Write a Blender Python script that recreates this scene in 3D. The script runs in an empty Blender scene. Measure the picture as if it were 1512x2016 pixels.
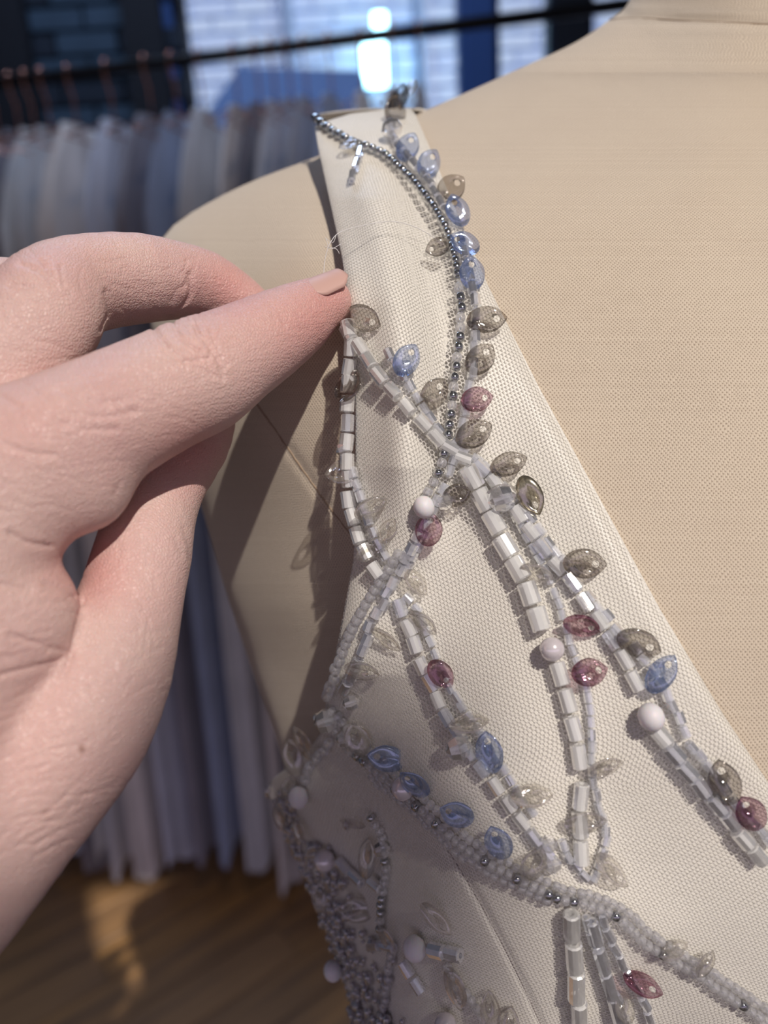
import bpy, math, random
import numpy as np
from mathutils import Matrix, Vector
random.seed(7); rng = np.random.default_rng(7)
S = bpy.context.scene
COL = S.collection
# ---------------------------------------------------------------- camera, world, sun, exposure
F_PX = 1523.0
CAM = np.array([0.0, 0.0, 1.45])
PITCH, ROLL = math.radians(16), math.radians(3.4)
fwd = np.array([0, math.cos(PITCH), -math.sin(PITCH)])
r0 = np.array([1.0, 0, 0]); u0 = np.array([0, math.sin(PITCH), math.cos(PITCH)])
RT = math.cos(ROLL)*r0 - math.sin(ROLL)*u0
UP = math.sin(ROLL)*r0 + math.cos(ROLL)*u0
cd = bpy.data.cameras.new('camera'); cam = bpy.data.objects.new('camera', cd); COL.objects.link(cam)
M = Matrix.Identity(4)
for i in range(3):
    M[i][0] = RT[i]; M[i][1] = UP[i]; M[i][2] = -fwd[i]; M[i][3] = CAM[i]
cam.matrix_world = M
cd.sensor_fit = 'VERTICAL'; cd.sensor_height = 36.0; cd.sensor_width = 27.0
cd.lens = F_PX/2016*36; cd.clip_start = 0.01; cd.clip_end = 60
cd.dof.use_dof = True; cd.dof.focus_distance = 0.163; cd.dof.aperture_fstop = 9.0
S.camera = cam
S.view_settings.view_transform = 'Standard'; S.view_settings.look = 'None'
S.view_settings.gamma = 1.0; S.view_settings.use_curve_mapping = False
S.view_settings.exposure = 0.0
w = bpy.data.worlds.new('sky'); S.world = w; w.use_nodes = True
nt = w.node_tree; bg = nt.nodes['Background']
tc = nt.nodes.new('ShaderNodeTexCoord'); sp = nt.nodes.new('ShaderNodeSeparateXYZ'); cr = nt.nodes.new('ShaderNodeValToRGB')
nt.links.new(tc.outputs['Generated'], sp.inputs[0])
mr = nt.nodes.new('ShaderNodeMapRange'); mr.inputs[1].default_value = -1; mr.inputs[2].default_value = 1
nt.links.new(sp.outputs[2], mr.inputs[0]); nt.links.new(mr.outputs[0], cr.inputs[0]); nt.links.new(cr.outputs[0], bg.inputs[0])
cr.color_ramp.elements[0].position = 0.46; cr.color_ramp.elements[0].color = (0.20, 0.17, 0.16, 1)
cr.color_ramp.elements[1].position = 0.54; cr.color_ramp.elements[1].color = (0.90, 0.74, 1.0, 1)
e = cr.color_ramp.elements.new(1.0); e.color = (0.50, 0.58, 1.0, 1)
bg.inputs[1].default_value = 0.64
SUNDIR = 0.339*RT + 0.654*UP - fwd; SUNDIR /= np.linalg.norm(SUNDIR)
sl = bpy.data.lights.new('sun', 'SUN'); so = bpy.data.objects.new('sun', sl); COL.objects.link(so)
sl.energy = 3.2; sl.angle = math.radians(0.7); sl.color = (1.0, 0.92, 0.83)
so.rotation_euler = Vector(SUNDIR).to_track_quat('Z', 'Y').to_euler(); so.location = (2, -1, 3)
al = bpy.data.lights.new('added_gown_fill', 'AREA'); ao = bpy.data.objects.new('added_gown_fill', al); COL.objects.link(ao)
al.shape = 'RECTANGLE'; al.size = 1.4; al.size_y = 0.4; al.energy = 24; al.color = (0.55, 0.70, 1.0); ao.location = (-0.5, 2.0, 3.5)  # unseen light added to brighten the hanging gowns
pl_ = bpy.data.lights.new('added_rack_spot', 'SPOT'); po = bpy.data.objects.new('added_rack_spot', pl_); COL.objects.link(po)
pl_.energy = 14; pl_.spot_size = math.radians(62); pl_.spot_blend = 0.4; pl_.shadow_soft_size = 0.03; pl_.color = (1.0, 0.80, 0.66)
po.location = (0.1, 0.55, 3.3); po.rotation_euler = Vector((0.4, -1.1, 1.65)).to_track_quat('Z', 'Y').to_euler()  # unseen spot added for glints on the hanger wires

# ---------------------------------------------------------------- helpers
def P(px, py, d):
    px = np.asarray(px, float)[..., None]; py = np.asarray(py, float)[..., None]; d = np.asarray(d, float)[..., None]
    return CAM + d*(fwd + (px-756)/F_PX*RT - (py-1008)/F_PX*UP)
def ray(px, py):
    return fwd + (px-756)/F_PX*RT - (py-1008)/F_PX*UP
def onY(px, py, Y):
    d = ray(px, py); return CAM + d*(Y-CAM[1])/d[1]
def onZ(px, py, Z):
    d = ray(px, py); return CAM + d*(Z-CAM[2])/d[2]
def proj(p):
    q = np.asarray(p)-CAM; z = q@fwd
    return 756+F_PX*(q@RT)/z, 1008-F_PX*(q@UP)/z, z
def mesh(name, vs, fs, mat=None, smooth=True):
    me = bpy.data.meshes.new(name); me.from_pydata([tuple(map(float, v)) for v in vs], [], [tuple(int(i) for i in f) for f in fs])
    if mat: me.materials.append(mat)
    if smooth: me.polygons.foreach_set('use_smooth', [True]*len(me.polygons))
    me.update(); return me
def ob(name, me, parent=None, M4=None, **props):
    o = bpy.data.objects.new(name, me); COL.objects.link(o)
    if M4 is not None: o.matrix_world = M4
    if parent:
        o.parent = parent; o.matrix_parent_inverse = Matrix.Translation(parent.location).inverted()
    for k, v in props.items(): o[k] = v
    return o
def empty(name, loc, **props):
    o = bpy.data.objects.new(name, None); COL.objects.link(o); o.location = loc; o.empty_display_size = 0.01
    for k, v in props.items(): o[k] = v
    return o
def box_data(x0, x1, y0, y1, z0, z1):
    v = [(x, y, z) for x in (x0, x1) for y in (y0, y1) for z in (z0, z1)]
    return v, [(0,1,3,2),(4,6,7,5),(0,4,5,1),(2,3,7,6),(0,2,6,4),(1,5,7,3)]
def box(name, b, mat, parent=None, **props):
    v, f = box_data(*b); return ob(name, mesh(name, v, f, mat, False), parent, **props)
def bbox_bev(b, c):
    """box with chamfered long edges (ring of 8, 2 rings)"""
    x0,x1,y0,y1,z0,z1 = b; vs=[]; fs=[]
    prof=[(y0+c,z0),(y1-c,z0),(y1,z0+c),(y1,z1-c),(y1-c,z1),(y0+c,z1),(y0,z1-c),(y0,z0+c)]
    for x in (x0,x1):
        for y,z in prof: vs.append((x,y,z))
    for i in range(8):
        j=(i+1)%8; fs.append((i,j,8+j,8+i))
    fs.append(tuple(range(7,-1,-1))); fs.append(tuple(range(8,16))); return vs, fs
def tube(pts, rad, seg=8, caps=True):
    pts = np.array(pts, float); n = len(pts); rad = np.broadcast_to(np.array(rad, float), (n,))
    T = np.gradient(pts, axis=0); T /= np.linalg.norm(T, axis=1)[:, None]+1e-12
    ref = np.array([0.3, 0.5, 0.81]); vs = []; fs = []
    N = np.cross(T[0], ref); N /= np.linalg.norm(N)
    for i in range(n):
        N = N - T[i]*(N@T[i]); N /= np.linalg.norm(N); B = np.cross(T[i], N)
        for k in range(seg):
            a = 2*math.pi*k/seg; vs.append(pts[i]+rad[i]*(math.cos(a)*N+math.sin(a)*B))
    for i in range(n-1):
        for k in range(seg):
            k2 = (k+1) % seg; fs.append((i*seg+k, i*seg+k2, (i+1)*seg+k2, (i+1)*seg+k))
    if caps: fs.append(tuple(range(seg-1, -1, -1))); fs.append(tuple((n-1)*seg+k for k in range(seg)))
    return vs, fs
def grid_mesh(name, G, mat, uv=None, flip=False, closed=False):
    R, C = G.shape[:2]; idx = np.arange(R*C).reshape(R, C)
    if closed: idx = np.concatenate([idx, idx[:, :1]], 1)
    a = idx[:-1, :-1].ravel(); b = idx[:-1, 1:].ravel(); c = idx[1:, 1:].ravel(); d = idx[1:, :-1].ravel()
    q = np.stack([a, d, c, b] if not flip else [a, b, c, d], 1)
    me = bpy.data.meshes.new(name); me.vertices.add(R*C); me.vertices.foreach_set('co', G.reshape(-1).astype(np.float32))
    me.loops.add(q.size); me.loops.foreach_set('vertex_index', q.ravel().astype(np.int32))
    me.polygons.add(len(q)); me.polygons.foreach_set('loop_start', (np.arange(len(q))*4).astype(np.int32))
    me.update(calc_edges=True); me.polygons.foreach_set('use_smooth', [True]*len(q))
    if uv is not None:
        l = me.uv_layers.new(name='UVMap'); l.data.foreach_set('uv', uv.reshape(-1, 2)[q.ravel()].astype(np.float32).ravel())
    if mat: me.materials.append(mat)
    me.validate(); return me
def catmull(pts, step):
    pts = np.array(pts, float); out = []
    Q = np.vstack([2*pts[0]-pts[1], pts, 2*pts[-1]-pts[-2]])
    for i in range(1, len(Q)-2):
        n = max(2, int(np.linalg.norm((Q[i+1]-Q[i])[:2])/step)); t = np.linspace(0, 1, n, endpoint=False)[:, None]
        out.append(0.5*((2*Q[i])+(-Q[i-1]+Q[i+1])*t+(2*Q[i-1]-5*Q[i]+4*Q[i+1]-Q[i+2])*t**2+(-Q[i-1]+3*Q[i]-3*Q[i+1]+Q[i+2])*t**3))
    out.append(pts[-1:]); return np.vstack(out)
def seg_dist(X, Y, poly):
    poly = np.array(poly, float); best = np.full(np.shape(X), 1e9)
    for (ax, ay), (bx, by) in zip(poly[:-1], poly[1:]):
        dx, dy = bx-ax, by-ay; t = np.clip(((X-ax)*dx+(Y-ay)*dy)/(dx*dx+dy*dy), 0, 1)
        best = np.minimum(best, np.hypot(X-ax-t*dx, Y-ay-t*dy))
    return best

# ---------------------------------------------------------------- materials
def mat(name):
    m = bpy.data.materials.new(name); m.use_nodes = True; return m, m.node_tree, m.node_tree.nodes['Principled BSDF']
def N(nt, t, **kw):
    n = nt.nodes.new('ShaderNode'+t)
    for k, v in kw.items():
        if k.startswith('i'): n.inputs[int(k[1:])].default_value = v
        else: setattr(n, k, v)
    return n
def math_(nt, op, a, b=None, c=None):
    n = nt.nodes.new('ShaderNodeMath'); n.operation = op
    for i, x in enumerate((a, b, c)):
        if x is None: continue
        if isinstance(x, (int, float)): n.inputs[i].default_value = x
        else: nt.links.new(x, n.inputs[i])
    return n.outputs[0]
def mixc(nt, f, a, b):
    n = nt.nodes.new('ShaderNodeMix'); n.data_type = 'RGBA'
    for s, x in ((0, f), (6, a), (7, b)):
        if isinstance(x, (int, float)): n.inputs[s].default_value = x
        elif isinstance(x, tuple): n.inputs[s].default_value = (*x, 1)
        else: nt.links.new(x, n.inputs[s])
    return n.outputs[2]
def simple(name, col, rough=0.6, metal=0.0, noise=0.0, scale=20, **kw):
    m, nt, b = mat(name); b.inputs['Roughness'].default_value = rough; b.inputs['Metallic'].default_value = metal
    tcn = N(nt, 'TexCoord'); nz = N(nt, 'TexNoise'); nz.inputs['Scale'].default_value = scale; nz.inputs['Detail'].default_value = 4
    nt.links.new(tcn.outputs['Object'], nz.inputs['Vector'])
    c2 = tuple(max(0, c*(1-noise)) for c in col)
    nt.links.new(mixc(nt, nz.outputs[0], tuple(min(1, c*(1+noise*.6)) for c in col), c2), b.inputs['Base Color'])
    for k, v in kw.items(): b.inputs[k.replace('_', ' ')].default_value = v
    return m
def uvmm(nt):
    """UV in millimetres -> x, y sockets"""
    u = N(nt, 'UVMap'); s = N(nt, 'SeparateXYZ'); nt.links.new(u.outputs[0], s.inputs[0]); return s.outputs[0], s.outputs[1], u
def wobble(nt, x, y, u, scale, amt):
    nz = N(nt, 'TexNoise'); nz.inputs['Scale'].default_value = scale; nt.links.new(u.outputs[0], nz.inputs['Vector'])
    s = N(nt, 'SeparateColor'); nt.links.new(nz.outputs[1], s.inputs[0])
    return math_(nt, 'MULTIPLY_ADD', s.outputs[0], amt, x), math_(nt, 'MULTIPLY_ADD', s.outputs[1], amt, y)
TAU = 2*math.pi
def knit_material():
    m, nt, b = mat('knit_jersey'); x, y, u = uvmm(nt); x, y = wobble(nt, x, y, u, 0.25, 1.2)
    c = math_(nt, 'MULTIPLY', math_(nt, 'COSINE', math_(nt, 'MULTIPLY', x, TAU/0.86)), math_(nt, 'COSINE', math_(nt, 'MULTIPLY', y, TAU/1.02)))
    hole = N(nt, 'MapRange', i1=0.15, i2=0.95, i3=0.0, i4=1.0); nt.links.new(c, hole.inputs[0])
    rib = math_(nt, 'COSINE', math_(nt, 'MULTIPLY', x, TAU/0.43))
    row = N(nt, 'TexNoise', noise_dimensions='1D'); row.inputs['Scale'].default_value = 0.9; nt.links.new(y, row.inputs['W'])
    nz = N(nt, 'TexNoise'); nz.inputs['Scale'].default_value = 0.06; nt.links.new(u.outputs[0], nz.inputs['Vector'])
    base = mixc(nt, row.outputs[0], (0.71, 0.61, 0.49), (0.61, 0.51, 0.405))
    base = mixc(nt, math_(nt, 'MULTIPLY', nz.outputs[0], 0.35), base, (0.78, 0.69, 0.55))
    col = mixc(nt, math_(nt, 'MULTIPLY', hole.outputs[0], 0.62), base, (0.16, 0.10, 0.06))
    nt.links.new(col, b.inputs['Base Color']); b.inputs['Roughness'].default_value = 0.95
    b.inputs['Sheen Weight'].default_value = 0.35; b.inputs['Specular IOR Level'].default_value = 0.1
    h = math_(nt, 'MULTIPLY_ADD', rib, 0.25, math_(nt, 'MULTIPLY', hole.outputs[0], -1.0))
    fz = N(nt, 'TexNoise'); fz.inputs['Scale'].default_value = 2.5; nt.links.new(u.outputs[0], fz.inputs['Vector'])
    h = math_(nt, 'MULTIPLY_ADD', fz.outputs[0], 0.8, h)
    bp = N(nt, 'Bump'); bp.inputs['Strength'].default_value = 0.55; bp.inputs['Distance'].default_value = 0.00018
    nt.links.new(h, bp.inputs['Height']); nt.links.new(bp.outputs[0], b.inputs['Normal']); return m
def satin_material():
    m, nt, b = mat('ivory_lining'); x, y, u = uvmm(nt)
    wv = math_(nt, 'MULTIPLY', math_(nt, 'COSINE', math_(nt, 'MULTIPLY', x, TAU/0.52)), math_(nt, 'COSINE', math_(nt, 'MULTIPLY', y, TAU/0.62)))
    nz = N(nt, 'TexNoise'); nz.inputs['Scale'].default_value = 0.4; nz.inputs['Detail'].default_value = 3; nt.links.new(u.outputs[0], nz.inputs['Vector'])
    base = mixc(nt, nz.outputs[0], (0.80, 0.775, 0.715), (0.73, 0.70, 0.64))
    f = N(nt, 'MapRange', i1=-1.0, i2=1.0, i3=0.0, i4=0.16); nt.links.new(wv, f.inputs[0])
    nt.links.new(mixc(nt, f.outputs[0], base, (0.42, 0.38, 0.32)), b.inputs['Base Color'])
    b.inputs['Roughness'].default_value = 0.6; b.inputs['Sheen Weight'].default_value = 0.3; b.inputs['Specular IOR Level'].default_value = 0.25
    bp = N(nt, 'Bump'); bp.inputs['Strength'].default_value = 0.4; bp.inputs['Distance'].default_value = 0.0001
    nt.links.new(wv, bp.inputs['Height']); nt.links.new(bp.outputs[0], b.inputs['Normal']); return m
def tulle_material():
    m, nt, b = mat('tulle_net'); x, y, u = uvmm(nt); x, y = wobble(nt, x, y, u, 0.3, 0.8)
    k = TAU/0.80
    c = math_(nt, 'COSINE', math_(nt, 'MULTIPLY', x, k))
    for s in (1, -1):
        c = math_(nt, 'ADD', c, math_(nt, 'COSINE', math_(nt, 'ADD', math_(nt, 'MULTIPLY', x, k*0.5), math_(nt, 'MULTIPLY', y, s*k*0.866))))
    a = N(nt, 'MapRange', i1=-0.35, i2=-0.75, i3=0.0, i4=0.55); nt.links.new(c, a.inputs[0])
    b.inputs['Base Color'].default_value = (0.86, 0.82, 0.75, 1); b.inputs['Roughness'].default_value = 0.4
    tr = N(nt, 'BsdfTransparent'); mx = N(nt, 'MixShader')
    nt.links.new(a.outputs[0], mx.inputs[0]); nt.links.new(tr.outputs[0], mx.inputs[1]); nt.links.new(b.outputs[0], mx.inputs[2])
    nt.links.new(mx.outputs[0], nt.nodes['Material Output'].inputs[0]); return m
def see_through(name, tint, gloss, fac, dcol=None, dfac=0.0, rough=0.04, film=0.0, glass=0.0):
    """thin clear plastic or glass: transparency with a tinted mirror coat, optional milky body"""
    m = bpy.data.materials.new(name); m.use_nodes = True; nt = m.node_tree; nt.nodes.clear()
    out = N(nt, 'OutputMaterial'); tr = N(nt, 'BsdfTransparent', i0=(*tint, 1))
    body = tr.outputs[0]
    if glass:
        g = N(nt, 'BsdfGlass'); g.inputs['IOR'].default_value = 1.42; g.inputs['Roughness'].default_value = 0.02; g.inputs['Color'].default_value = (0.97, 0.97, 0.99, 1)
        mm = N(nt, 'MixShader', i0=glass); nt.links.new(body, mm.inputs[1]); nt.links.new(g.outputs[0], mm.inputs[2]); body = mm.outputs[0]
    if dfac:
        p = N(nt, 'BsdfPrincipled'); p.inputs['Base Color'].default_value = (*dcol, 1); p.inputs['Roughness'].default_value = 0.25
        p.inputs['Subsurface Weight'].default_value = 0.0
        mm = N(nt, 'MixShader', i0=dfac); nt.links.new(body, mm.inputs[1]); nt.links.new(p.outputs[0], mm.inputs[2]); body = mm.outputs[0]
    gl = N(nt, 'BsdfPrincipled'); gl.inputs['Metallic'].default_value = 1.0; gl.inputs['Roughness'].default_value = rough
    gl.inputs['Base Color'].default_value = (*gloss, 1)
    lw = N(nt, 'LayerWeight', i0=0.35)
    f = math_(nt, 'MULTIPLY_ADD', lw.outputs[0], 0.5, fac); f = math_(nt, 'MINIMUM', f, 0.95)
    mx = N(nt, 'MixShader'); nt.links.new(f, mx.inputs[0]); nt.links.new(body, mx.inputs[1]); nt.links.new(gl.outputs[0], mx.inputs[2])
    nt.links.new(mx.outputs[0], out.inputs[0]); return m
def skin_material():
    m, nt, b = mat('skin'); t = N(nt, 'TexCoord')
    n1 = N(nt, 'TexNoise'); n1.inputs['Scale'].default_value = 45; n1.inputs['Detail'].default_value = 3; nt.links.new(t.outputs['Object'], n1.inputs['Vector'])
    n2 = N(nt, 'TexNoise'); n2.inputs['Scale'].default_value = 600; n2.inputs['Detail'].default_value = 2; nt.links.new(t.outputs['Object'], n2.inputs['Vector'])
    r = N(nt, 'MapRange', i1=0.35, i2=0.7, i3=0.0, i4=1.0); nt.links.new(n1.outputs[0], r.inputs[0])
    c = mixc(nt, r.outputs[0], (0.69, 0.49, 0.45), (0.64, 0.41, 0.39))
    at = N(nt, 'Attribute', attribute_name='flush'); c = mixc(nt, at.outputs['Fac'], c, (0.64, 0.27, 0.25))
    ml = N(nt, 'Attribute', attribute_name='mole'); c = mixc(nt, ml.outputs['Fac'], c, (0.22, 0.08, 0.05))
    c = mixc(nt, math_(nt, 'MULTIPLY', n2.outputs[0], 0.18), c, (0.80, 0.55, 0.45))
    nt.links.new(c, b.inputs['Base Color']); b.inputs['Roughness'].default_value = 0.46
    b.inputs['Subsurface Weight'].default_value = 0.25; b.inputs['Subsurface Radius'].default_value = (1.0, 0.35, 0.2); b.inputs['Subsurface Scale'].default_value = 0.0018
    mp = N(nt, 'Mapping'); mp.inputs['Rotation'].default_value = (0, math.radians(28), 0); mp.inputs['Scale'].default_value = (330, 330, 1300); nt.links.new(t.outputs['Object'], mp.inputs[0])
    n3 = N(nt, 'TexNoise', i2=1.0); n3.inputs['Detail'].default_value = 3; n3.inputs['Distortion'].default_value = 0.6; nt.links.new(mp.outputs[0], n3.inputs['Vector'])
    vo = N(nt, 'TexVoronoi', feature='DISTANCE_TO_EDGE'); vo.inputs['Scale'].default_value = 1500; nt.links.new(t.outputs['Object'], vo.inputs['Vector'])
    h = math_(nt, 'ADD', n3.outputs[0], math_(nt, 'MINIMUM', math_(nt, 'MULTIPLY', vo.outputs[0], 2.0), 0.5))
    bp = N(nt, 'Bump'); bp.inputs['Strength'].default_value = 0.75; bp.inputs['Distance'].default_value = 0.00022
    nt.links.new(h, bp.inputs['Height']); nt.links.new(bp.outputs[0], b.inputs['Normal']); return m
def emit(name, col, s):
    m, nt, b = mat(name); b.inputs['Emission Color'].default_value = (*col, 1); b.inputs['Emission Strength'].default_value = s
    b.inputs['Base Color'].default_value = (*col, 1); return m
def wood_material():
    m, nt, b = mat('oak_plank'); t = N(nt, 'TexCoord'); oi = N(nt, 'ObjectInfo')
    mp = N(nt, 'Mapping'); mp.inputs['Scale'].default_value = (1.2, 22, 22); nt.links.new(t.outputs['Object'], mp.inputs[0])
    ad = N(nt, 'VectorMath', operation='ADD'); nt.links.new(mp.outputs[0], ad.inputs[0]); nt.links.new(oi.outputs['Random'], ad.inputs[1])
    nz = N(nt, 'TexNoise', i2=2.0); nz.inputs['Detail'].default_value = 6; nt.links.new(ad.outputs[0], nz.inputs['Vector'])
    r = N(nt, 'MapRange', i1=0.3, i2=0.7, i3=0, i4=1); nt.links.new(nz.outputs[0], r.inputs[0])
    a = mixc(nt, oi.outputs['Random'], (0.50, 0.27, 0.09), (0.36, 0.21, 0.10))
    nt.links.new(mixc(nt, r.outputs[0], a, (0.16, 0.10, 0.06)), b.inputs['Base Color']); b.inputs['Roughness'].default_value = 0.35; return m

m_knit, m_satin, m_tulle, m_skin = knit_material(), satin_material(), tulle_material(), skin_material()
m_seam = simple('seam_thread', (0.36, 0.26, 0.18), 0.9)
m_seq = {
 'g': see_through('sequin_smoke', (0.79, 0.77, 0.75), (0.80, 0.76, 0.72), 0.08),
 'b': see_through('sequin_blue_reflection', (0.93, 0.95, 0.99), (0.62, 0.75, 1.0), 0.18, (0.45, 0.60, 1.0), 0.10),  # blue sky reflection painted into the clear sequin's tint
 'p': see_through('sequin_plum_reflection', (0.80, 0.70, 0.73), (0.80, 0.45, 0.58), 0.10),  # purple reflection painted into the tint as well
 'c': see_through('sequin_clear', (0.94, 0.93, 0.90), (0.95, 0.93, 0.98), 0.08, (0.8, 0.76, 0.7), 0.08),
 'x': see_through('sequin_frosted', (0.66, 0.64, 0.58), (1.0, 0.95, 0.85), 0.28, rough=0.18),
}
m_glass = see_through('clear_bead', (0.97, 0.97, 0.98), (1, 1, 1), 0.05, (0.95, 0.95, 0.97), 0.14, rough=0.03, glass=0.35)
m_silver = see_through('silver_lined_bead', (0.6, 0.6, 0.6), (0.80, 0.82, 0.84), 0.55, rough=0.12, glass=0.5)
m_bugle = see_through('iris_cut_glass', (0.96, 0.97, 1.0), (0.95, 0.97, 1.0), 0.09, (0.95, 0.95, 0.99), 0.26, rough=0.08, glass=0.2)
m_opal = see_through('opal_bugle', (0.97, 0.97, 0.97), (1, 1, 1), 0.02, (0.97, 0.97, 0.96), 0.48, rough=0.15)
m_milk = simple('milky_bead', (0.78, 0.76, 0.79), 0.5, Subsurface_Weight=0.3, Subsurface_Scale=0.002)
m_pearl = simple('pearl', (0.80, 0.74, 0.77), 0.18, Coat_Weight=1.0, Coat_Roughness=0.05, Metallic=0.25)
m_thread = simple('nylon_thread', (0.75, 0.73, 0.72), 0.4)

# ---------------------------------------------------------------- room: floor, walls, windows
m_wall = simple('dark_plaster', (0.006, 0.007, 0.013), 0.8, noise=0.3)
m_frame = simple('blue_black_frame', (0.008, 0.014, 0.04), 0.5)
m_frame2 = simple('blue_frame', (0.04, 0.10, 0.30), 0.5)
m_pale = simple('painted_plaster', (0.55, 0.56, 0.58), 0.9)
m_oak = wood_material()
fl = box('floor', (-4, 2.2, -2.5, 3.0, -0.05, -0.012), simple('subfloor', (0.03, 0.02, 0.012), 0.9), kind='structure')
a_, b_ = onZ(0, 1930, 0), onZ(520, 1650, 0); ang = math.atan2(b_[1]-a_[1], b_[0]-a_[0])
pw, pl = 0.115, 1.1
for i in range(-9, 15):
    for j in range(-2, 3):
        cx = a_[0]+math.cos(ang)*(j*pl+(i % 3)*0.37)-math.sin(ang)*i*pw; cy = a_[1]+math.sin(ang)*(j*pl+(i % 3)*0.37)+math.cos(ang)*i*pw
        if not (-2.6 < cx < 1.6 and -0.1 < cy < 2.35): continue
        if 'PLK' not in globals():
            v, f = bbox_bev((-pl/2+.001, pl/2-.001, -pw/2+.001, pw/2-.001, -0.012, 0.0), 0.002); PLK = mesh('plank', v, f, m_oak, False)
        ob('plank', PLK, fl, Matrix.Translation((cx, cy, random.uniform(-.0006, .0)))@Matrix.Rotation(ang, 4, 'Z'))
YW = 2.95
def wx(px, py=110): return onY(px, py, YW)[0]
ztop, zsill = 3.6, 1.02
wb = empty('wall_back', (0, YW, 0), kind='structure')
box('wall_section', (-4, wx(362), YW+.03, YW+.14, 0, ztop), m_wall, wb)
box('wall_section', (wx(362), 2.2, YW, YW+.14, 0, zsill), m_wall, wb)
box('wall_section', (wx(362), 2.2, YW, YW+.14, 2.62, ztop), m_wall, wb)
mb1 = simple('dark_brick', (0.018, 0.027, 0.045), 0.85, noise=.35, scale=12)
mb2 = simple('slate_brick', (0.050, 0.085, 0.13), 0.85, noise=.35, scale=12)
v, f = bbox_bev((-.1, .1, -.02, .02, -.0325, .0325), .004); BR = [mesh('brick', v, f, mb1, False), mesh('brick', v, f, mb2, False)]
for r in range(18):
    for c in range(8):
        x = wx(300)-c*0.212-(r % 2)*0.106; z = 1.55+r*0.075
        if x < -1.95: continue
        is_pale = 1 if (wx(70) < x < wx(240) and random.random() < .8) else 0  # paler bricks picked for the middle stretch
        ob('brick', BR[is_pale], wb, Matrix.Translation((x, YW+.012+random.uniform(-.003, .003), z)))
box('pier', (wx(-10), wx(70), YW-.06, YW+.02, 0, ztop), m_wall, wb)
box('pier', (wx(258), wx(330), YW-.06, YW+.02, 0, ztop), m_wall, wb)
def window(n, pa, pb, fm, bar=0.0):
    e_ = empty('window_%d' % n, (wx(pa), YW, zsill), kind='structure'); x0, x1 = wx(pa), wx(pb); t = .028
    for b in ((x0, x0+t, YW, YW+.08, zsill, 2.62), (x1-t, x1, YW, YW+.08, zsill, 2.62), (x0+t, x1-t, YW, YW+.08, zsill, zsill+t), (x0+t, x1-t, YW, YW+.08, 2.62-t, 2.62)):
        box('window_frame', b, fm, e_)
    box('window_sill', (x0-.01, x1+.01, YW-.08, YW, zsill-.02, zsill), fm, e_)
    box('pane', (x0+t, x1-t, YW+.035, YW+.041, zsill+t, 2.62-t), m_pane, e_)
m_pane = see_through('window_glass', (0.96, 0.98, 1.0), (1, 1, 1), 0.01, rough=0.01)
window(1, 330, 920, m_frame2); window(2, 968, 1096, m_frame); window(3, 1152, 1420, m_frame)
box('trim_1', (wx(918), wx(972), YW-.02, YW+.1, zsill, 2.62), m_frame2, kind='structure')
box('trim_2', (wx(1090), wx(1156), YW-.02, YW+.1, zsill, 2.62), m_wall, kind='structure')
# unseen wall added behind the camera, its high opening shaped to trim the sunbeam; right wall, ceiling
YF = -1.2; ZT = 3.6
def win(ox, oy):   # a millimetre offset beside the viewpoint, followed up the sunbeam to the wall
    q = CAM + (ox*RT - oy*UP)/1000; return q + SUNDIR*((YF-q[1])/SUNDIR[1])
xl, xr, xs = win(-50, -150)[0], win(360, -150)[0], win(80, 0)[0]
zt, zb, zs, zl, xm = win(100, -430)[2], win(150, 120)[2], win(40, -71)[2], win(-10, -12)[2], win(14, -50)[0]
wf = empty('sun_trim_wall', (0, YF, 1.9), kind='structure')
for b in ((-4, xl, YF-.1, YF, 1.9, ZT), (xr, 2.2, YF-.1, YF, 1.9, ZT), (xl, xr, YF-.1, YF, 1.9, zb), (xl, xr, YF-.1, YF, zt, ZT), (xl, xm, YF-.1, YF, zb, zl), (xm, xs, YF-.1, YF, zb, zs)):  # last two boxes step the opening to shade the lower bodice
    box('wall_section', b, m_pale, wf)
box('wall_left', (-3.2, -3.08, YF, YW, 0, ZT), m_pale, kind='structure')  # unseen side wall put in to cut fill light from the left
box('wall_right', (2.2, 2.32, YF, YW, 0, ZT), m_pale, kind='structure')
box('ceiling', (-4, 2.2, YF, YW+.14, ZT, ZT+.1), simple('ceiling_paint', (0.35, 0.36, 0.38), .9), kind='structure')
# outside: painted brick building over the street, awning, glowing boxes standing in for sun glints
YE = 6.2
m_fb = [simple('sky_tinted_brick', (0.56, 0.72, 1.0), .85, noise=.05, scale=6), simple('paler_sky_tinted_brick', (0.60, 0.76, 1.0), .85, noise=.05, scale=6)]  # blue of the skylight is mixed into the brick colour
fac = empty('brick_building', (0, YE, 0), label='pale brick building, skylight blue painted in, seen through the shop windows', category='building')
box('wall', (-4, 5.5, YE+.03, YE+.3, 0, 4.8), simple('pale_mortar', (0.52, 0.69, 1.0), .9), fac)
v, f = bbox_bev((-.135, .135, -.02, .02, -.045, .045), .006); FB = [mesh('brick', v, f, m, False) for m in m_fb]
nb = 0
for r in range(15):
    for c in range(19):
        x = onY(340, 60, YE)[0]+c*0.285+(r % 2)*0.14; z = onY(700, 260, YE)[2]+r*0.105
        ob('brick', random.choice(FB), fac, Matrix.Translation((x, YE+.015, z))); nb += 1
for (a, b) in ((560, 600), (818, 850)):
    x0, x1 = onY(a, 60, YE)[0], onY(b, 60, YE)[0]
    box('downpipe', (x0, x0+.07, YE-.06, YE-.005, 0, 4.6), simple('pipe_paint', (.25, .38, .6), .6), fac)
m_awn = simple('navy_canvas', (0.035, 0.09, 0.24), .8, noise=.2, scale=5)
YA = 5.0
p1, p2, p3, p4 = onY(470, 132, YA), onY(712, 138, YA), onY(712, 260, YA-.6), onY(380, 262, YA-.6)
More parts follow.
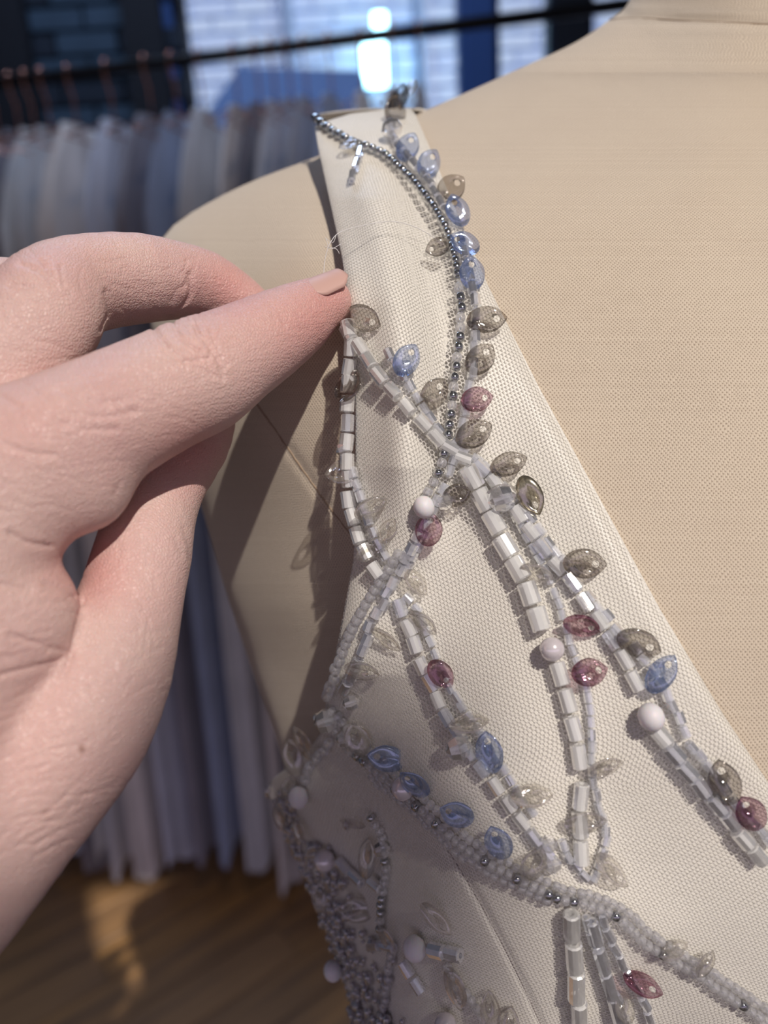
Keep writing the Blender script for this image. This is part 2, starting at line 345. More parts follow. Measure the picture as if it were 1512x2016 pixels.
aw = empty('awning', tuple((p1+p2)/2), label='dark navy awning outside beyond the left window', category='awning')
def slab(q, th):
    q = [np.array(x) for x in q]; vs = q+[x-np.array([0, 0, th]) for x in q]
    return vs, [(0,1,2,3),(7,6,5,4),(0,4,5,1),(1,5,6,2),(2,6,7,3),(3,7,4,0)]
v, f = slab([p1, p2, p3, p4], .06); ob('canopy', mesh('canopy', v, f, m_awn, False), aw)
for px in (470, 712):
    q = onY(px, 140, YA); v, f = tube([(q[0], YA-.01, q[2]-.04), (q[0], YA-.01, 0)], .02); ob('post', mesh('post', v, f, m_frame), aw)
m_glow = emit('glow_white', (0.45, 0.86, 1.0), 9.0)  # glow added for sunlight reflected outside
for (px, py, w_, h_, lab) in ((737, 122, 40, 78, 'tall glowing block for a sun glint just left of the strap top'), (747, 42, 22, 26, 'small glowing block for a sun glint above the black rail')):
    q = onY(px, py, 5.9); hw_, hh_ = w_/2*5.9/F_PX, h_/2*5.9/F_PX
    L = empty('sun_glint', tuple(q), label=lab, category='sun glint')
    v, f = bbox_bev((q[0]-hw_, q[0]+hw_, 5.87, 5.93, q[2]-hh_, q[2]+hh_), .02); ob('glint_block', mesh('glint_block', v, f, m_glow, False), L)
    box('glint_mount', (q[0]-.03, q[0]+.03, 5.93, YE-.02, q[2]-.03, q[2]+.03), m_frame, L)

# ---------------------------------------------------------------- clothes rack, hangers, gowns
A = P(-260, 195, 1.82)
zr = P(0, 163, 1.72)[2]
def rail_pt(px, py): return onZ(px, py, zr)
RA, RB = rail_pt(0, 163), rail_pt(1240, 8)
rd = (RB-RA)/np.linalg.norm(RB-RA)
rack = empty('clothes_rack', (float(RA[0]), float(RA[1]), 0), label='black metal clothes rack with a long straight rail behind the dress form', category='clothes rack')
m_blk = simple('black_steel', (0.008, 0.009, 0.012), 0.4, 0.3)
e0, e1 = RA-rd*0.45, RB+rd*0.35
v, f = tube([e0, e1], .0125, 12); ob('rail', mesh('rail', v, f, m_blk), rack)
for p in (e0, e1):
    v, f = tube([p, (p[0], p[1], 0.03)], .0125, 10); ob('upright', mesh('upright', v, f, m_blk), rack)
    dn = np.array([-rd[1], rd[0], 0]); v, f = tube([(p[0]-dn[0]*.25, p[1]-dn[1]*.25, .015), (p[0]+dn[0]*.25, p[1]+dn[1]*.25, .015)], .0125, 10); ob('foot', mesh('foot', v, f, m_blk), rack)
m_cop = simple('rose_gold_wire', (0.70, 0.34, 0.24), 0.16, 1.0)
gcols = [(0.66, 0.68, 0.72), (0.80, 0.81, 0.82), (0.42, 0.50, 0.68), (0.82, 0.77, 0.73), (0.70, 0.74, 0.86), (0.27, 0.26, 0.31), (0.88, 0.88, 0.90)]
m_g = [simple('gown_fabric', c, .7, noise=.25, scale=9, Sheen_Weight=.3) for c in gcols]
perp = np.array([-rd[1], rd[0], 0.0]); perp /= np.linalg.norm(perp)
def gown_mesh(h, w0, w1, t0, t1, mi, ph):
    R, C = 44, 72; G = np.zeros((R, C, 3)); th = np.linspace(0, TAU, C, endpoint=False)
    for i in range(R):
        s = i/(R-1); sh = min(1, s*14)**.5
        wd = (w0+(w1-w0)*s**.8)*(.30+.70*sh); tk = (t0+(t1-t0)*s**.7)*(.5+.5*sh)
        pl_ = 1+(.05+.22*s)*np.sin(th*9+ph+1.2*math.sin(s*3+ph))+.06*np.sin(th*23+ph*2)
        drop = .05*(1-np.abs(np.cos(th)))*(1-s) if i else 0
        G[i, :, 0] = tk*np.sin(th)*pl_; G[i, :, 1] = wd*np.cos(th)*(1+.04*np.sin(th*9+ph)); G[i, :, 2] = -s*h - .10*(np.abs(np.cos(th)))**1.5*(1-s)*(sh)
    G[-1, :, 2] += .02*np.sin(th*5+ph)
    me = grid_mesh('gown', G, m_g[mi], closed=True)
    return me
ordn = 'first second third fourth fifth sixth seventh eighth ninth tenth eleventh twelfth thirteenth fourteenth fifteenth sixteenth seventeenth eighteenth nineteenth twentieth twenty-first twenty-second twenty-third twenty-fourth twenty-fifth twenty-sixth twenty-seventh twenty-eighth'.split()
cname = ['grey-white', 'white', 'blue-grey', 'cream', 'pale blue-white', 'dark grey', 'bright white']
Mr = Matrix(((rd[0], perp[0], 0, 0), (rd[1], perp[1], 0, 0), (0, 0, 1, 0), (0, 0, 0, 1)))
hk = [(0.0, 0.0, -.035), (0, 0, 0)]
def hook_pts():
    a = np.linspace(-.6, math.pi+.15, 14); pts = [(0, .016*math.cos(t)+0.0, .016*math.sin(t)+.0015) for t in a]
    return pts + [(0, -.010, -.03), (0, 0, -.045), (0, 0, -.105)]
HK = mesh('hook', *tube(hook_pts(), .0021, 6), m_cop)
HB = mesh('shoulder_wire', *tube([(0, -.20, -.165), (0, -.19, -.16), (0, -.02, -.106), (0, .02, -.106), (0, .19, -.16), (0, .20, -.165)], .0026, 6), m_cop)
HC = mesh('cross_wire', *tube([(0, -.20, -.165), (0, .20, -.165)], .002, 6), m_cop)
HP = mesh('clip', *tube([(0, -.012, -.10), (0, 0, -.118), (0, .012, -.10)], .006, 8), m_cop)
order = [2, 0, 4, 5, 1, 0, 3, 4, 5, 2, 0, 3, 5, 1, 4, 0, 2, 6, 3, 1]
total = float(np.linalg.norm(RB-RA))
thk = [random.choice((.010, .013, .022, .030)) for _ in range(20)]; pos = np.cumsum([thk[max(0, q-1)]+thk[q] for q in range(20)]); pos = -.12+(pos-pos[0])/(pos[-1]-pos[0])*(0.70*total+.12); fitk = (0.70*total+.12)/(sum(thk)*2-thk[0]-thk[-1])
for k in range(20):
    s = float(pos[k])
    p = RA+rd*s; tilt = random.uniform(-.03, .03)
    T4 = Matrix.Translation(tuple(p))@Mr@Matrix.Rotation(tilt, 4, 'Z')
    T4h = Matrix.Translation((p[0], p[1], p[2]+.0005))@Mr@Matrix.Rotation(tilt, 4, 'Z')
    hg = empty('hanger', tuple(p), label='rose gold wire hanger, %s from the left on the black rail' % ordn[k], category='hanger', group='rose gold hangers on the rail')
    for nm, me in (('hook', HK), ('shoulder_wire', HB), ('cross_wire', HC), ('clip', HP)): ob(nm, me, hg, T4h)
    mi = order[k]; h = float(zr-.10-random.choice([.04, .08, .10, .03]))
    if k in (14,): h = zr-.55
    if k in (12, 13): h = zr-.25
    me = gown_mesh(h-.01, .185+random.uniform(-.02,.015), .25, thk[k]*fitk*.62, thk[k]*fitk*.74, mi, k*1.7)
    ob('hanging_gown', me, None, Matrix.Translation((p[0], p[1], zr-.105))@Mr@Matrix.Rotation(tilt, 4, 'Z'),
       label='%s long gown hanging on the rack, %s from the left' % (cname[mi], ordn[k]), category='gown', group='gowns hanging on the rack')

# ---------------------------------------------------------------- dress form
ctrl = np.array([
 (1300,0,215),(1500,60,200),(1000,200,208),(850,260,207),(650,350,201),(450,450,211),(340,520,219),(330,700,214),(1250,-200,216),(1700,-100,200),(2100,-100,210),
 (450,700,201),(600,500,190),(600,700,184),(600,900,187),(450,900,205),(450,1050,213),(500,1300,218),(680,1100,186),(560,1200,202),(640,1400,200),(600,1600,206),(700,1600,194),
 (850,500,182),(850,900,170),(1000,400,185),(1200,400,180),(1400,300,184),(1500,600,167),(1200,800,164),(1000,1200,160),(1400,1100,153),(1512,1500,151),
 (1200,1600,154),(1000,1900,163),(850,1800,172),(760,1700,189),(650,1750,208),(760,2000,190),(850,1550,164),(900,2000,176),(1450,2000,162),(1300,2250,182),(1800,1000,155),(2400,1000,178),(1800,300,195),(2500,2000,185),(700,2250,180)], float)
def tps_fit(c):
    n = len(c); xy = c[:, :2]/1000; d = np.hypot(xy[:, None, 0]-xy[None, :, 0], xy[:, None, 1]-xy[None, :, 1])
    K = np.where(d > 0, d*d*np.log(d+1e-12), 0)+np.eye(n)*2e-3; Pm = np.hstack([np.ones((n, 1)), xy])
    A_ = np.block([[K, Pm], [Pm.T, np.zeros((3, 3))]]); return xy, np.linalg.solve(A_, np.concatenate([c[:, 2]/1000, np.zeros(3)]))
TX, TWT = tps_fit(ctrl)
def Fbase(x, y):
    x = np.asarray(x, float)/1000; y = np.asarray(y, float)/1000; r = TWT[-3]+TWT[-2]*x+TWT[-1]*y
    for (a, b), wt in zip(TX, TWT[:-3]):
        d2 = (x-a)**2+(y-b)**2; r = r+wt*0.5*d2*np.log(d2+1e-12)
    return r
SIL = [(1345,-300),(1290,-120),(1240,0),(1205,35),(1130,85),(1000,145),(900,190),(820,225),(720,268),(620,310),(500,355),(400,405),(335,450),(300,510),(290,600),(315,720),(350,850),(400,1010),(440,1150),(500,1330),(552,1480),(580,1600),(625,1720),(668,1850),(712,1960),(725,2050),(760,2300)]
SILR = [(2250,-300),(2300,0),(2600,150),(3000,350),(3100,600),(2950,1000),(2900,2300)]
SX = catmull(SIL, 12); SXR = catmull(SILR, 40)
def edge_x(curve, y): return np.interp(y, curve[:, 1], curve[:, 0])
ARMSEAM = catmull([(395,640),(440,700),(490,772),(545,850),(600,930),(650,1000),(690,1052),(720,1100)], 10)
NECKSEAM = catmull([(1200,38),(1260,36),(1330,40),(1420,44),(1512,48),(1650,55)], 12)
def roll(d, R, A): t = np.clip(1-d/R, 0, 1); return A*(1-np.sqrt(np.clip(1-t*t, 0, 1)))
def Fform(x, y, groove=True):
    z = Fbase(x, y)
    z = z+roll(seg_dist(x, y, SX[::3]), 230, .026)+roll(seg_dist(x, y, SXR[::2]), 700, .09)
    if groove:
        z = z+.0008*np.exp(-(seg_dist(x, y, ARMSEAM[::2])/7)**2)+.0009*np.exp(-(seg_dist(x, y, NECKSEAM[::2])/7)**2)
        z = z+.0018*np.exp(-np.clip((y-42)/30, 0, 9))*(x > 1100)   # neck column sits back of the shoulder cap
    return z
ys = np.linspace(-300, 2300, 330); nc = 230
tt = np.linspace(0, 1, nc); tt = np.where(tt < .12, .03*(tt/.12)**2, .03+.97*((tt-.12)/.88)**1.15)
XL = edge_x(SX, ys); XR = edge_x(SXR, ys)
X = XL[:, None]+(XR-XL)[:, None]*tt[None]; Y = np.repeat(ys[:, None], nc, 1); Z = Fform(X, Y)
front = P(X, Y, Z)
nbk = 40; tb = np.linspace(1, 0, nbk+2)[1:-1]
Xb = XL[:, None]+(XR-XL)[:, None]*tb[None]; Yb = np.repeat(ys[:, None], nbk, 1)
wdt = np.clip((ys+320)/900, .25, 1)[:, None]
Zb = Z[:, -1:]*(tb[None])+Z[:, :1]*(1-tb[None])+.13*wdt*np.sqrt(np.clip(1-(2*tb[None]-1)**2, 0, 1))
torso = np.concatenate([front, P(Xb, Yb, Zb)], 1)
# uv in mm : arc length along rows from x=1000, v along column x=1000
dseg = np.linalg.norm(np.diff(torso, axis=1), axis=2); us = np.concatenate([np.zeros((len(ys), 1)), np.cumsum(dseg, 1)], 1)
u_ref = np.array([np.interp(1000, X[i], us[i, :nc]) if XL[i] < 1000 else -(XL[i]-1000)*Z[i, 0]/F_PX for i in range(len(ys))])
vcol = P(np.full(len(ys), 1000), ys, np.maximum(Fform(np.full(len(ys), 1000.), ys), .1)); vv = np.concatenate([[0], np.cumsum(np.linalg.norm(np.diff(vcol, axis=0), axis=1))])
uv = np.stack([(us-u_ref[:, None])*1000, np.repeat(-vv[:, None], torso.shape[1], 1)*1000], 2)
cpt = torso[-1].mean(0)
form = empty('dress_form', (float(cpt[0]), float(cpt[1]), 0), label='beige knit-covered dress form wearing the beaded gown', category='dress form')
tor = ob('torso', grid_mesh('torso', torso, m_knit, uv, closed=True), form)
def cap(ringpts, name, m):
    c = ringpts.mean(0); vs = list(ringpts)+[c]; n = len(ringpts)
    ob(name, mesh(name, vs, [(i, (i+1) % n, n) for i in range(n)], m), form)
m_capw = simple('cap_wood', (.25, .14, .07), .4)
cap(torso[0], 'neck_cap', m_capw); cap(torso[-1], 'torso_underside', m_capw)
v, f = tube([tuple(cpt+np.array([0, 0, .01])), (cpt[0], cpt[1], .04)], .016, 16); ob('stand_pole', mesh('stand_pole', v, f, m_blk), form)
v, f = tube([(cpt[0], cpt[1], .001), (cpt[0], cpt[1], .03), (cpt[0], cpt[1], .045)], [.17, .16, .05], 40); ob('stand_base', mesh('stand_base', v, f, m_blk), form)
for sm, nm in ((ARMSEAM, 'arm_seam'), (NECKSEAM, 'neck_seam')):
    z = Fform(sm[:, 0], sm[:, 1])-.00005; pts = P(sm[:, 0]+rng.normal(0, .6, len(sm)), sm[:, 1], z)
    v, f = tube(pts, .00022, 6); ob(nm, mesh(nm, v, f, m_seam), form)

# ---------------------------------------------------------------- gown bodice
Lp = np.array([(214,790),(219,730),(224,690),(236,650),(250,620),(290,626),(400,650),(500,672),(620,690),(800,700),(1000,700),(1100,696),(1250,668),(1380,642),(1440,634),(1480,604),(1515,560),(1538,532),(1560,528),(1590,545),(1720,600),(1850,648),(1960,690),(2020,695),(2300,735)], float)
Rp = np.array([(214,808),(225,818),(300,850),(420,900),(560,960),(760,1060),(980,1180),(1200,1300),(1400,1420),(1540,1512),(2000,1800),(2300,1990)], float)
def Lx(y): return np.interp(y, Lp[:, 0], Lp[:, 1])
def Rx(y): return np.interp(y, Rp[:, 0], Rp[:, 1])
BSIL = [(528,1560),(545,1590),(600,1720),(648,1850),(690,1960),(695,2020),(735,2300)]
def gauss(x, s): return np.exp(-(x/s)**2)
FOLD = catmull([(800,1560),(860,1640),(930,1750),(985,1850),(1030,1940),(1075,2040),(1120,2140)], 10)
def Gs(x, y, mode='lining'):
    x = np.asarray(x, float); y = np.asarray(y, float); z = Fbase(x, y)-.0022
    z = z+roll(seg_dist(x, y, BSIL), 150, .022)*(y > 1400)
    top = np.clip((330-y)/120, 0, 1); z = z+.009*top**2 + roll(y-214, 60, .008)
    ls = (x-Lx(y)); m1 = np.clip((y-330)/260, 0, 1)*np.clip((1480-y)/150, 0, 1)
    z = z-(.0050+.011*np.clip((y-750)/550, 0, 1))*m1*gauss(np.maximum(ls, 0), 150)                       # left edge lifted off the form
    z = z-.0030*gauss(x-690, 40)*gauss(y-590, 90)
    st = np.clip((y-270)/120, 0, 1)*np.clip((1120-y)/200, 0, 1)
    z = z-.0050*st*gauss(ls-130, 120)-.0034*st*gauss(ls-80-(y-300)*.02, 46)
    val = .0052*st*gauss(ls-175-(y-450)*.03, 42)
    z = z+(val if mode == 'lining' else val*.25)
    z = z+.0010*np.sin((x*.8+y*.35)/95.)*np.clip((y-1000)/300, 0, 1)*np.clip((1700-y)/200, 0, 1)
    z = z+.0007*gauss(seg_dist(x, y, FOLD[::2]), 7)
    # body turns away below the beaded line: a soft crest follows that line
    z = z-.0015*gauss(seg_dist(x, y, [(640,1400),(790,1520),(950,1650),(1100,1740),(1300,1850)]), 70)
    z = z+.0022*np.exp(-np.clip(Rx(y)-x, 0, 1e4)/13)+.0012*np.exp(-np.clip(x-Lx(y), 0, 1e4)/10)
    z = np.minimum(z, Fform(x, y, False)-.0007) if np.ndim(x) else z
    if mode == 'tulle': z = z-.0006
    return z
gy = np.concatenate([214+np.linspace(0, 1, 60)**1.8*120, np.linspace(336, 2300, 420)]); gc = 170
gt = np.linspace(0, 1, gc)
GX = Lx(gy)[:, None]+(Rx(gy)-Lx(gy))[:, None]*gt[None]; GY = np.repeat(gy[:, None], gc, 1)
def layer(name, mode, m, parent, thick):
    Zg = Gs(GX, GY, mode); Gp = P(GX, GY, Zg)
    if mode == 'lining':   # strap carries on over the shoulder and down the back
        k = np.linspace(0, 1, 26)[1:][::-1]
        ext = []
        for q in k:
            yy = 214+8*0+160*q**1.6; xs = Lx(330)-6+(Rx(330)-Lx(330))*gt; xs = GX[0]*(1-min(1, q*5))+xs*min(1, q*5)
            ext.append(P(xs, np.full(gc, yy-4*math.sin(math.pi*min(1, q*4))), Zg[0]+.05*math.sin(q*math.pi/2)))
        Gp = np.concatenate([np.array(ext), Gp], 0)
    d1 = np.linalg.norm(np.diff(Gp, axis=1), axis=2); uu = np.concatenate([np.zeros((len(Gp), 1)), np.cumsum(d1, 1)], 1)
    mid = Gp[:, gc//2]; vv = np.concatenate([[0], np.cumsum(np.linalg.norm(np.diff(mid, axis=0), axis=1))])
    uvg = np.stack([(uu-uu[:, gc//2:gc//2+1])*1000, np.repeat(-vv[:, None], gc, 1)*1000], 2)
    o = ob(name, grid_mesh(name, Gp, m, uvg), parent)
    if thick:
        md = o.modifiers.new('thickness', 'SOLIDIFY'); md.thickness = thick; md.offset = -1
    return o
dress = empty('bridal_gown', tuple(P(1000, 2300, .17)), label='ivory tulle bridal gown with beaded straps and clear leaf sequins', category='dress')
layer('lining', 'lining', m_satin, dress, .0007)
layer('tulle_overlay', 'tulle', m_tulle, dress, 0)
v, f = tube(P(FOLD[:, 0], FOLD[:, 1], Gs(FOLD[:, 0], FOLD[:, 1])+.0001), .00022, 6)
ob('princess_seam', mesh('princess_seam', v, f, simple('dark_seam_thread', (.30, .26, .25), .8)), dress)  # thin dark thread drawn along the seam

# ---- beads
def frame_at(x, y, mode='tulle'):
    p = P(x, y, Gs(x, y, mode)); px = P(x+4, y, Gs(x+4, y, mode)); py = P(x, y+4, Gs(x, y+4, mode))
    n = np.cross(py-p, px-p); n /= np.linalg.norm(n)
    if n@(CAM-p) < 0: n = -n
    return p, n
def m4(p, ax, n, s):
    ax = ax/np.linalg.norm(ax); n = n-ax*(n@ax); n /= np.linalg.norm(n); b = np.cross(n, ax)
    Mx = Matrix.Identity(4)
    for i in range(3): Mx[i][0] = ax[i]*s[0]; Mx[i][1] = b[i]*s[1]; Mx[i][2] = n[i]*s[2]; Mx[i][3] = p[i]
    return Mx
def lathe(prof, seg, m, name, smooth=True):
    vs = []; fs = []; n = len(prof)
    for (x, r) in prof:
        for k in range(seg):
            a = TAU*k/seg; vs.append((x, r*math.cos(a), r*math.sin(a)))
    for i in range(n):
        j = (i+1) % n
        for k in range(seg):
            k2 = (k+1) % seg; fs.append((i*seg+k, j*seg+k, j*seg+k2, i*seg+k2))
    return mesh(name, vs, fs, m, smooth)
def seed_me(m, nm='seed_bead'):   # rounded doughnut, length 1, radius .5
    return lathe([(.32*math.cos(a), .31+.19*math.sin(a)) for a in np.linspace(0, TAU, 10, endpoint=False)], 14, m, nm)
def tube_me(m, nm, seg=9):
    return lathe([(-.5, .40), (-.46, .5), (.46, .5), (.5, .40), (.5, .2), (-.5, .2)], seg, m, nm, False)
SEED, SEEDS = seed_me(m_glass), seed_me(m_silver)
CUT, BUG, OPAL = tube_me(m_bugle, 'cut_bead', 8), tube_me(m_bugle, 'bugle_bead', 9), tube_me(m_opal, 'bugle_bead', 12)
cnt = {}
def put(kind, me, Mx, **p):
    cnt[kind] = cnt.get(kind, 0)+1; return ob(kind, me, dress, Mx, **p)
def resample(pts, step):
    c = catmull(pts, 4); d = np.concatenate([[0], np.cumsum(np.hypot(*np.diff(c, axis=0).T))]); out = []; s = 0
    while s <= d[-1]:
        out.append((np.interp(s, d, c[:, 0]), np.interp(s, d, c[:, 1]))); s += step(s/d[-1]) if callable(step) else step
    return out
def strand(pts, step, kind, me, rad, lenf=.93, jit=1.0, lift=1.0, alt=None):
    Q = resample(pts, step)
    for i in range(len(Q)-1):
        (x0, y0), (x1, y1) = Q[i], Q[i+1]; cx, cy = (x0+x1)/2+random.gauss(0, jit), (y0+y1)/2+random.gauss(0, jit)
        p, n = frame_at(cx, cy); a, _ = frame_at(x0, y0); b, _ = frame_at(x1, y1); z = np.dot(p-CAM, fwd)
        r = (rad(i/len(Q)) if callable(rad) else rad)*z/F_PX*random.uniform(.95, 1.06); L = np.linalg.norm(b-a)*lenf*random.uniform(.93, 1.0)
        mm = random.choice(me) if isinstance(me, list) else me
        ax = (b-a)/np.linalg.norm(b-a)+rng.normal(0, .05, 3); roll_ = random.uniform(0, TAU)
        Mx = m4(p+n*r*lift, ax, n, (L, 2*r, 2*r))@Matrix.Rotation(roll_, 4, 'X')
        put(kind, mm, Mx)
S1a = [(618,238),(650,262),(700,290),(745,305),(780,332),(820,372),(855,417),(880,462),(895,515),(903,565)]
S1b = [(903,565),(906,620),(903,680),(893,750),(886,800),(880,850),(865,910),(845,955),(825,990)]
S1c = [(790,1080),(770,1115),(745,1155),(720,1200),(697,1245),(676,1300),(657,1350),(646,1385)]
strand(S1a, 14, 'seed_bead', SEEDS, 8.5, jit=.4, lenf=1.25)
strand(S1b, 19, 'seed_bead', [SEED, SEEDS], 10, jit=.8, lenf=1.3)
strand(S1c, 17, 'seed_bead', SEED, 11.5, jit=.6, lenf=1.4)
S6 = [(640,1400),(668,1432),(700,1475),(745,1512),(795,1555),(850,1600),(900,1648),(950,1685),(1000,1712),(1050,1738),(1100,1760),(1160,1775),(1215,1800),(1270,1850),(1335,1890),(1400,1930),(1460,1972),(1520,2012)]
strand(S6, 17, 'seed_bead', [SEED, SEED, SEED, SEED, SEEDS], 10.5, jit=.8, lenf=1.35)
strand([(x+13, y-14) for x, y in S6], 17, 'seed_bead', SEED, 9.5, jit=1.6, lenf=1.3)
strand([(x-12, y+11) for x, y in S6[3:11]], 18, 'seed_bead', SEED, 9, jit=1.6, lenf=1.3)
strand([(655,1452),(640,1475),(622,1500),(610,1525),(606,1545)], 14, 'seed_bead', SEED, 10, lenf=1.3)
strand([(735,1600),(752,1632),(764,1670),(768,1705),(762,1750),(757,1800),(756,1835)], 15, 'seed_bead', [SEED, SEEDS], 9.5, lenf=1.3)
strand([(778,1868),(772,1905),(768,1950),(758,1990),(748,2030)], 15, 'seed_bead', SEED, 9.5, lenf=1.3)
strand([(880,1890),(905,1925),(935,1968),(960,2015)], 20, 'seed_bead', SEED, 9, lenf=1.3)
# cut beads and sequin strand beside the neckline
strand([(770,250),(778,285),(806,318),(838,360),(868,408),(888,440)], 22, 'cut_bead', CUT, 9)
strand([(905,470),(915,520),(928,575),(936,620),(934,665),(930,715),(924,765),(914,815),(906,862),(892,905),(874,950)], 24, 'cut_bead', CUT, 10, jit=1.5)
strand([(872,950),(850,1000),(828,1045),(800,1100),(775,1150),(750,1200),(728,1255),(708,1300),(690,1345),(676,1372)], 25, 'cut_bead', CUT, 11.5, jit=2.5)
strand([(712,300),(700,345),(690,380)], 22, 'cut_bead', CUT, 8)
strand([(766,690),(790,735),(820,790),(850,835),(880,870)], 24, 'cut_bead', CUT, 9.5)
strand([(880,870),(940,905),(985,955),(1030,1005),(1065,1050),(1105,1100),(1145,1155),(1195,1215),(1245,1275),(1300,1340),(1330,1400),(1352,1450),(1392,1505),(1440,1570),(1480,1610),(1530,1665)], 27, 'cut_bead', CUT, 10.5, jit=2.5)
strand([(975,945),(1005,1000),(1035,1055),(1065,1105),(1085,1150),(1108,1210),(1122,1270),(1150,1330),(1160,1390),(1165,1450),(1164,1500),(1170,1560),(1188,1615),(1190,1665)], 24, 'cut_bead', CUT, 8.5, jit=1.5)
strand([(700,920),(716,975),(735,1035),(752,1080),(772,1105)], 24, 'cut_bead', CUT, 10)
strand([(800,1170),(830,1210),(848,1255),(868,1300),(892,1352),(922,1402),(955,1452),(985,1505),(1022,1562),(1058,1615)], 24, 'cut_bead', CUT, 9, jit=2)
strand([(838,1042),(822,1075),(805,1110),(790,1135)], 22, 'cut_bead', CUT, 10)
strand([(1150,1795),(1168,1850),(1190,1910),(1215,1965),(1240,2030)], 30, 'cut_bead', CUT, 10)
strand([(1180,1790),(1205,1850),(1235,1910),(1262,1960),(1290,2030)], 30, 'cut_bead', CUT, 9)
strand([(1100,1650),(1120,1690),(1150,1725),(1165,1745)], 24, 'cut_bead', CUT, 9)
strand([(1195,1640),(1180,1690),(1160,1740)], 24, 'cut_bead', CUT, 9)
# opal bugles
O1 = [(690,645),(722,690),(752,735),(790,790),(830,842),(870,880),(920,905),(965,940),(1000,985),(1035,1035),(1075,1085),(1120,1140),(1160,1195),(1200,1250),(1235,1310),(1262,1370)]
strand(O1, lambda t: 34+14*t, 'bugle_bead', [OPAL, OPAL, BUG], 13.5, jit=1)
strand([(1288,1425),(1325,1480),(1370,1535),(1415,1590),(1460,1645),(1515,1710)], 42, 'bugle_bead', [OPAL, BUG], 16, jit=1)
strand([(915,915),(945,970),(975,1030),(1003,1085),(1030,1135),(1052,1185),(1072,1245)], 52, 'bugle_bead', OPAL, 19, jit=1)
strand([(1095,1300),(1112,1355),(1125,1415),(1136,1475),(1143,1535)], 54, 'bugle_bead', OPAL, 15, jit=.6)
strand([(1143,1535),(1135,1590),(1140,1650),(1136,1735)], 55, 'bugle_bead', OPAL, 15, jit=.6)
strand([(1122,1780),(1126,1840),(1130,1900),(1136,1960),(1142,2030)], 58, 'bugle_bead', [OPAL, BUG], 17, jit=.6)
strand([(1165,1800),(1180,1870),(1200,1940),(1222,2020)], 52, 'bugle_bead', BUG, 13)
strand([(694,632),(702,668),(700,712),(695,755),(693,800),(692,848),(692,895),(695,945),(699,990),(708,1035),(722,1078),(742,1118),(765,1150)], 37, 'bugle_bead', [OPAL, OPAL, BUG], 14, jit=1.2)
strand([(785,1175),(805,1225),(828,1290),(858,1355),(888,1412),(930,1480),(972,1535),(1010,1590),(1050,1645),(1095,1700)], 40, 'bugle_bead', [BUG, OPAL], 13.5, jit=1.5)
strand([(672,1690),(705,1722),(738,1748)], 34, 'bugle_bead', BUG, 11)
strand([(738,1730),(768,1748)], 30, 'bugle_bead', OPAL, 12)
strand([(735,1858),(790,1862)], 26, 'bugle_bead', BUG, 10)
strand([(855,1862),(900,1868),(930,1876)], 30, 'bugle_bead', [BUG, OPAL], 14)
strand([(800,1885),(828,1935),(850,1975)], 38, 'bugle_bead', BUG, 11)
strand([(700,1000),(640,1010)][:1]+[(706,1015)], 14, 'bugle_bead', BUG, 9)
# round beads, pearls, crystals
def sphere_me(m, nm, seg=24, rings=14, sm=True, squash=1.0):
    return lathe([(.5*squash*-math.cos(t), .5*math.sin(t)) for t in np.linspace(.12, math.pi-.12, rings)], seg, m, nm, sm)
PEARL = sphere_me(m_pearl, 'pearl'); ROUND = sphere_me(m_milk, 'round_bead', 16, 9, True, .9); CRYS = sphere_me(m_glass, 'crystal_bead', 9, 5, False)
def rnd(kind, me, x, y, d, rise=.5, **k):
    p, n = frame_at(x, y); z = np.dot(p-CAM, fwd); D = d*z/F_PX
    put(kind, me, m4(p+n*D*rise, RT+.3*UP, n, (D, D, D)), **k)
for x, y, d in ((1088,1278,48),(812,1545,46),(655,1682,42),(888,2002,44)): rnd('pearl', PEARL, x, y, d)
for x, y, d in ((827,993,46),(1277,1405,56),(604,1562,44),(832,1855,50),(645,1920,40)): rnd('round_bead', ROUND, x, y, d, .45)
for x, y, d in ((772,276,42),(690,886,34),(988,985,58),(916,1472,52),(660,1405,50),(765,1665,34),(690,1445,34),(868,985,36),(700,1372,34),(1085,1695,34),(1075,1655,36)): rnd('crystal_bead', CRYS, x, y, d)
rnd('seed_bead', sphere_me(m_glass, 'seed_bead', 16, 10), 634, 1407, 22)
# sequins
def leaf_mesh(m, asp):
    """pointed oval with a punched hole near the tip (x=+), cupped and with a centre crease"""
    n = 40; out = []; hx, hr = .24, .085
    for k in range(n):
        a = TAU*k/n; c = math.cos(a); x = .5*c; y = .5*asp*math.copysign(abs(math.sin(a))**1.75, math.sin(a)) if c > 0 else .5*asp*math.sin(a)
        out.append((x, y))
    rings = [out, [(x*.62+hx*.38, y*.62) for x, y in out], [(hx+hr*math.cos(TAU*k/n), hr*math.sin(TAU*k/n)) for k in range(n)]]
    vs = []; fs = []
    for zo in (0, -.012):
        for r in rings:
            for x, y in r: vs.append((x, y, zo+.20*(x*x*.5+y*y)-.02*math.exp(-(y/.05)**2)))
    for L in (0, 1):
        o = L*3*n
        for i in (0, 1):
            for k in range(n):
                k2 = (k+1) % n; q = (o+i*n+k, o+i*n+k2, o+(i+1)*n+k2, o+(i+1)*n+k); fs.append(q if not L else q[::-1])
    for k in range(n):
        k2 = (k+1) % n; fs.append((k2, k, 3*n+k, 3*n+k2)); fs.append((2*n+k, 2*n+k2, 5*n+k2, 5*n+k))
    return mesh('sequin', vs, fs, m)
LEAF = {k: leaf_mesh(m, .68) for k, m in m_seq.items()}
slab_names = {'g': 'smoky grey clear sequin', 'b': 'clear sequin with painted blue reflection', 'p': 'clear sequin with painted plum reflection', 'x': 'frosted glittering sequin'}
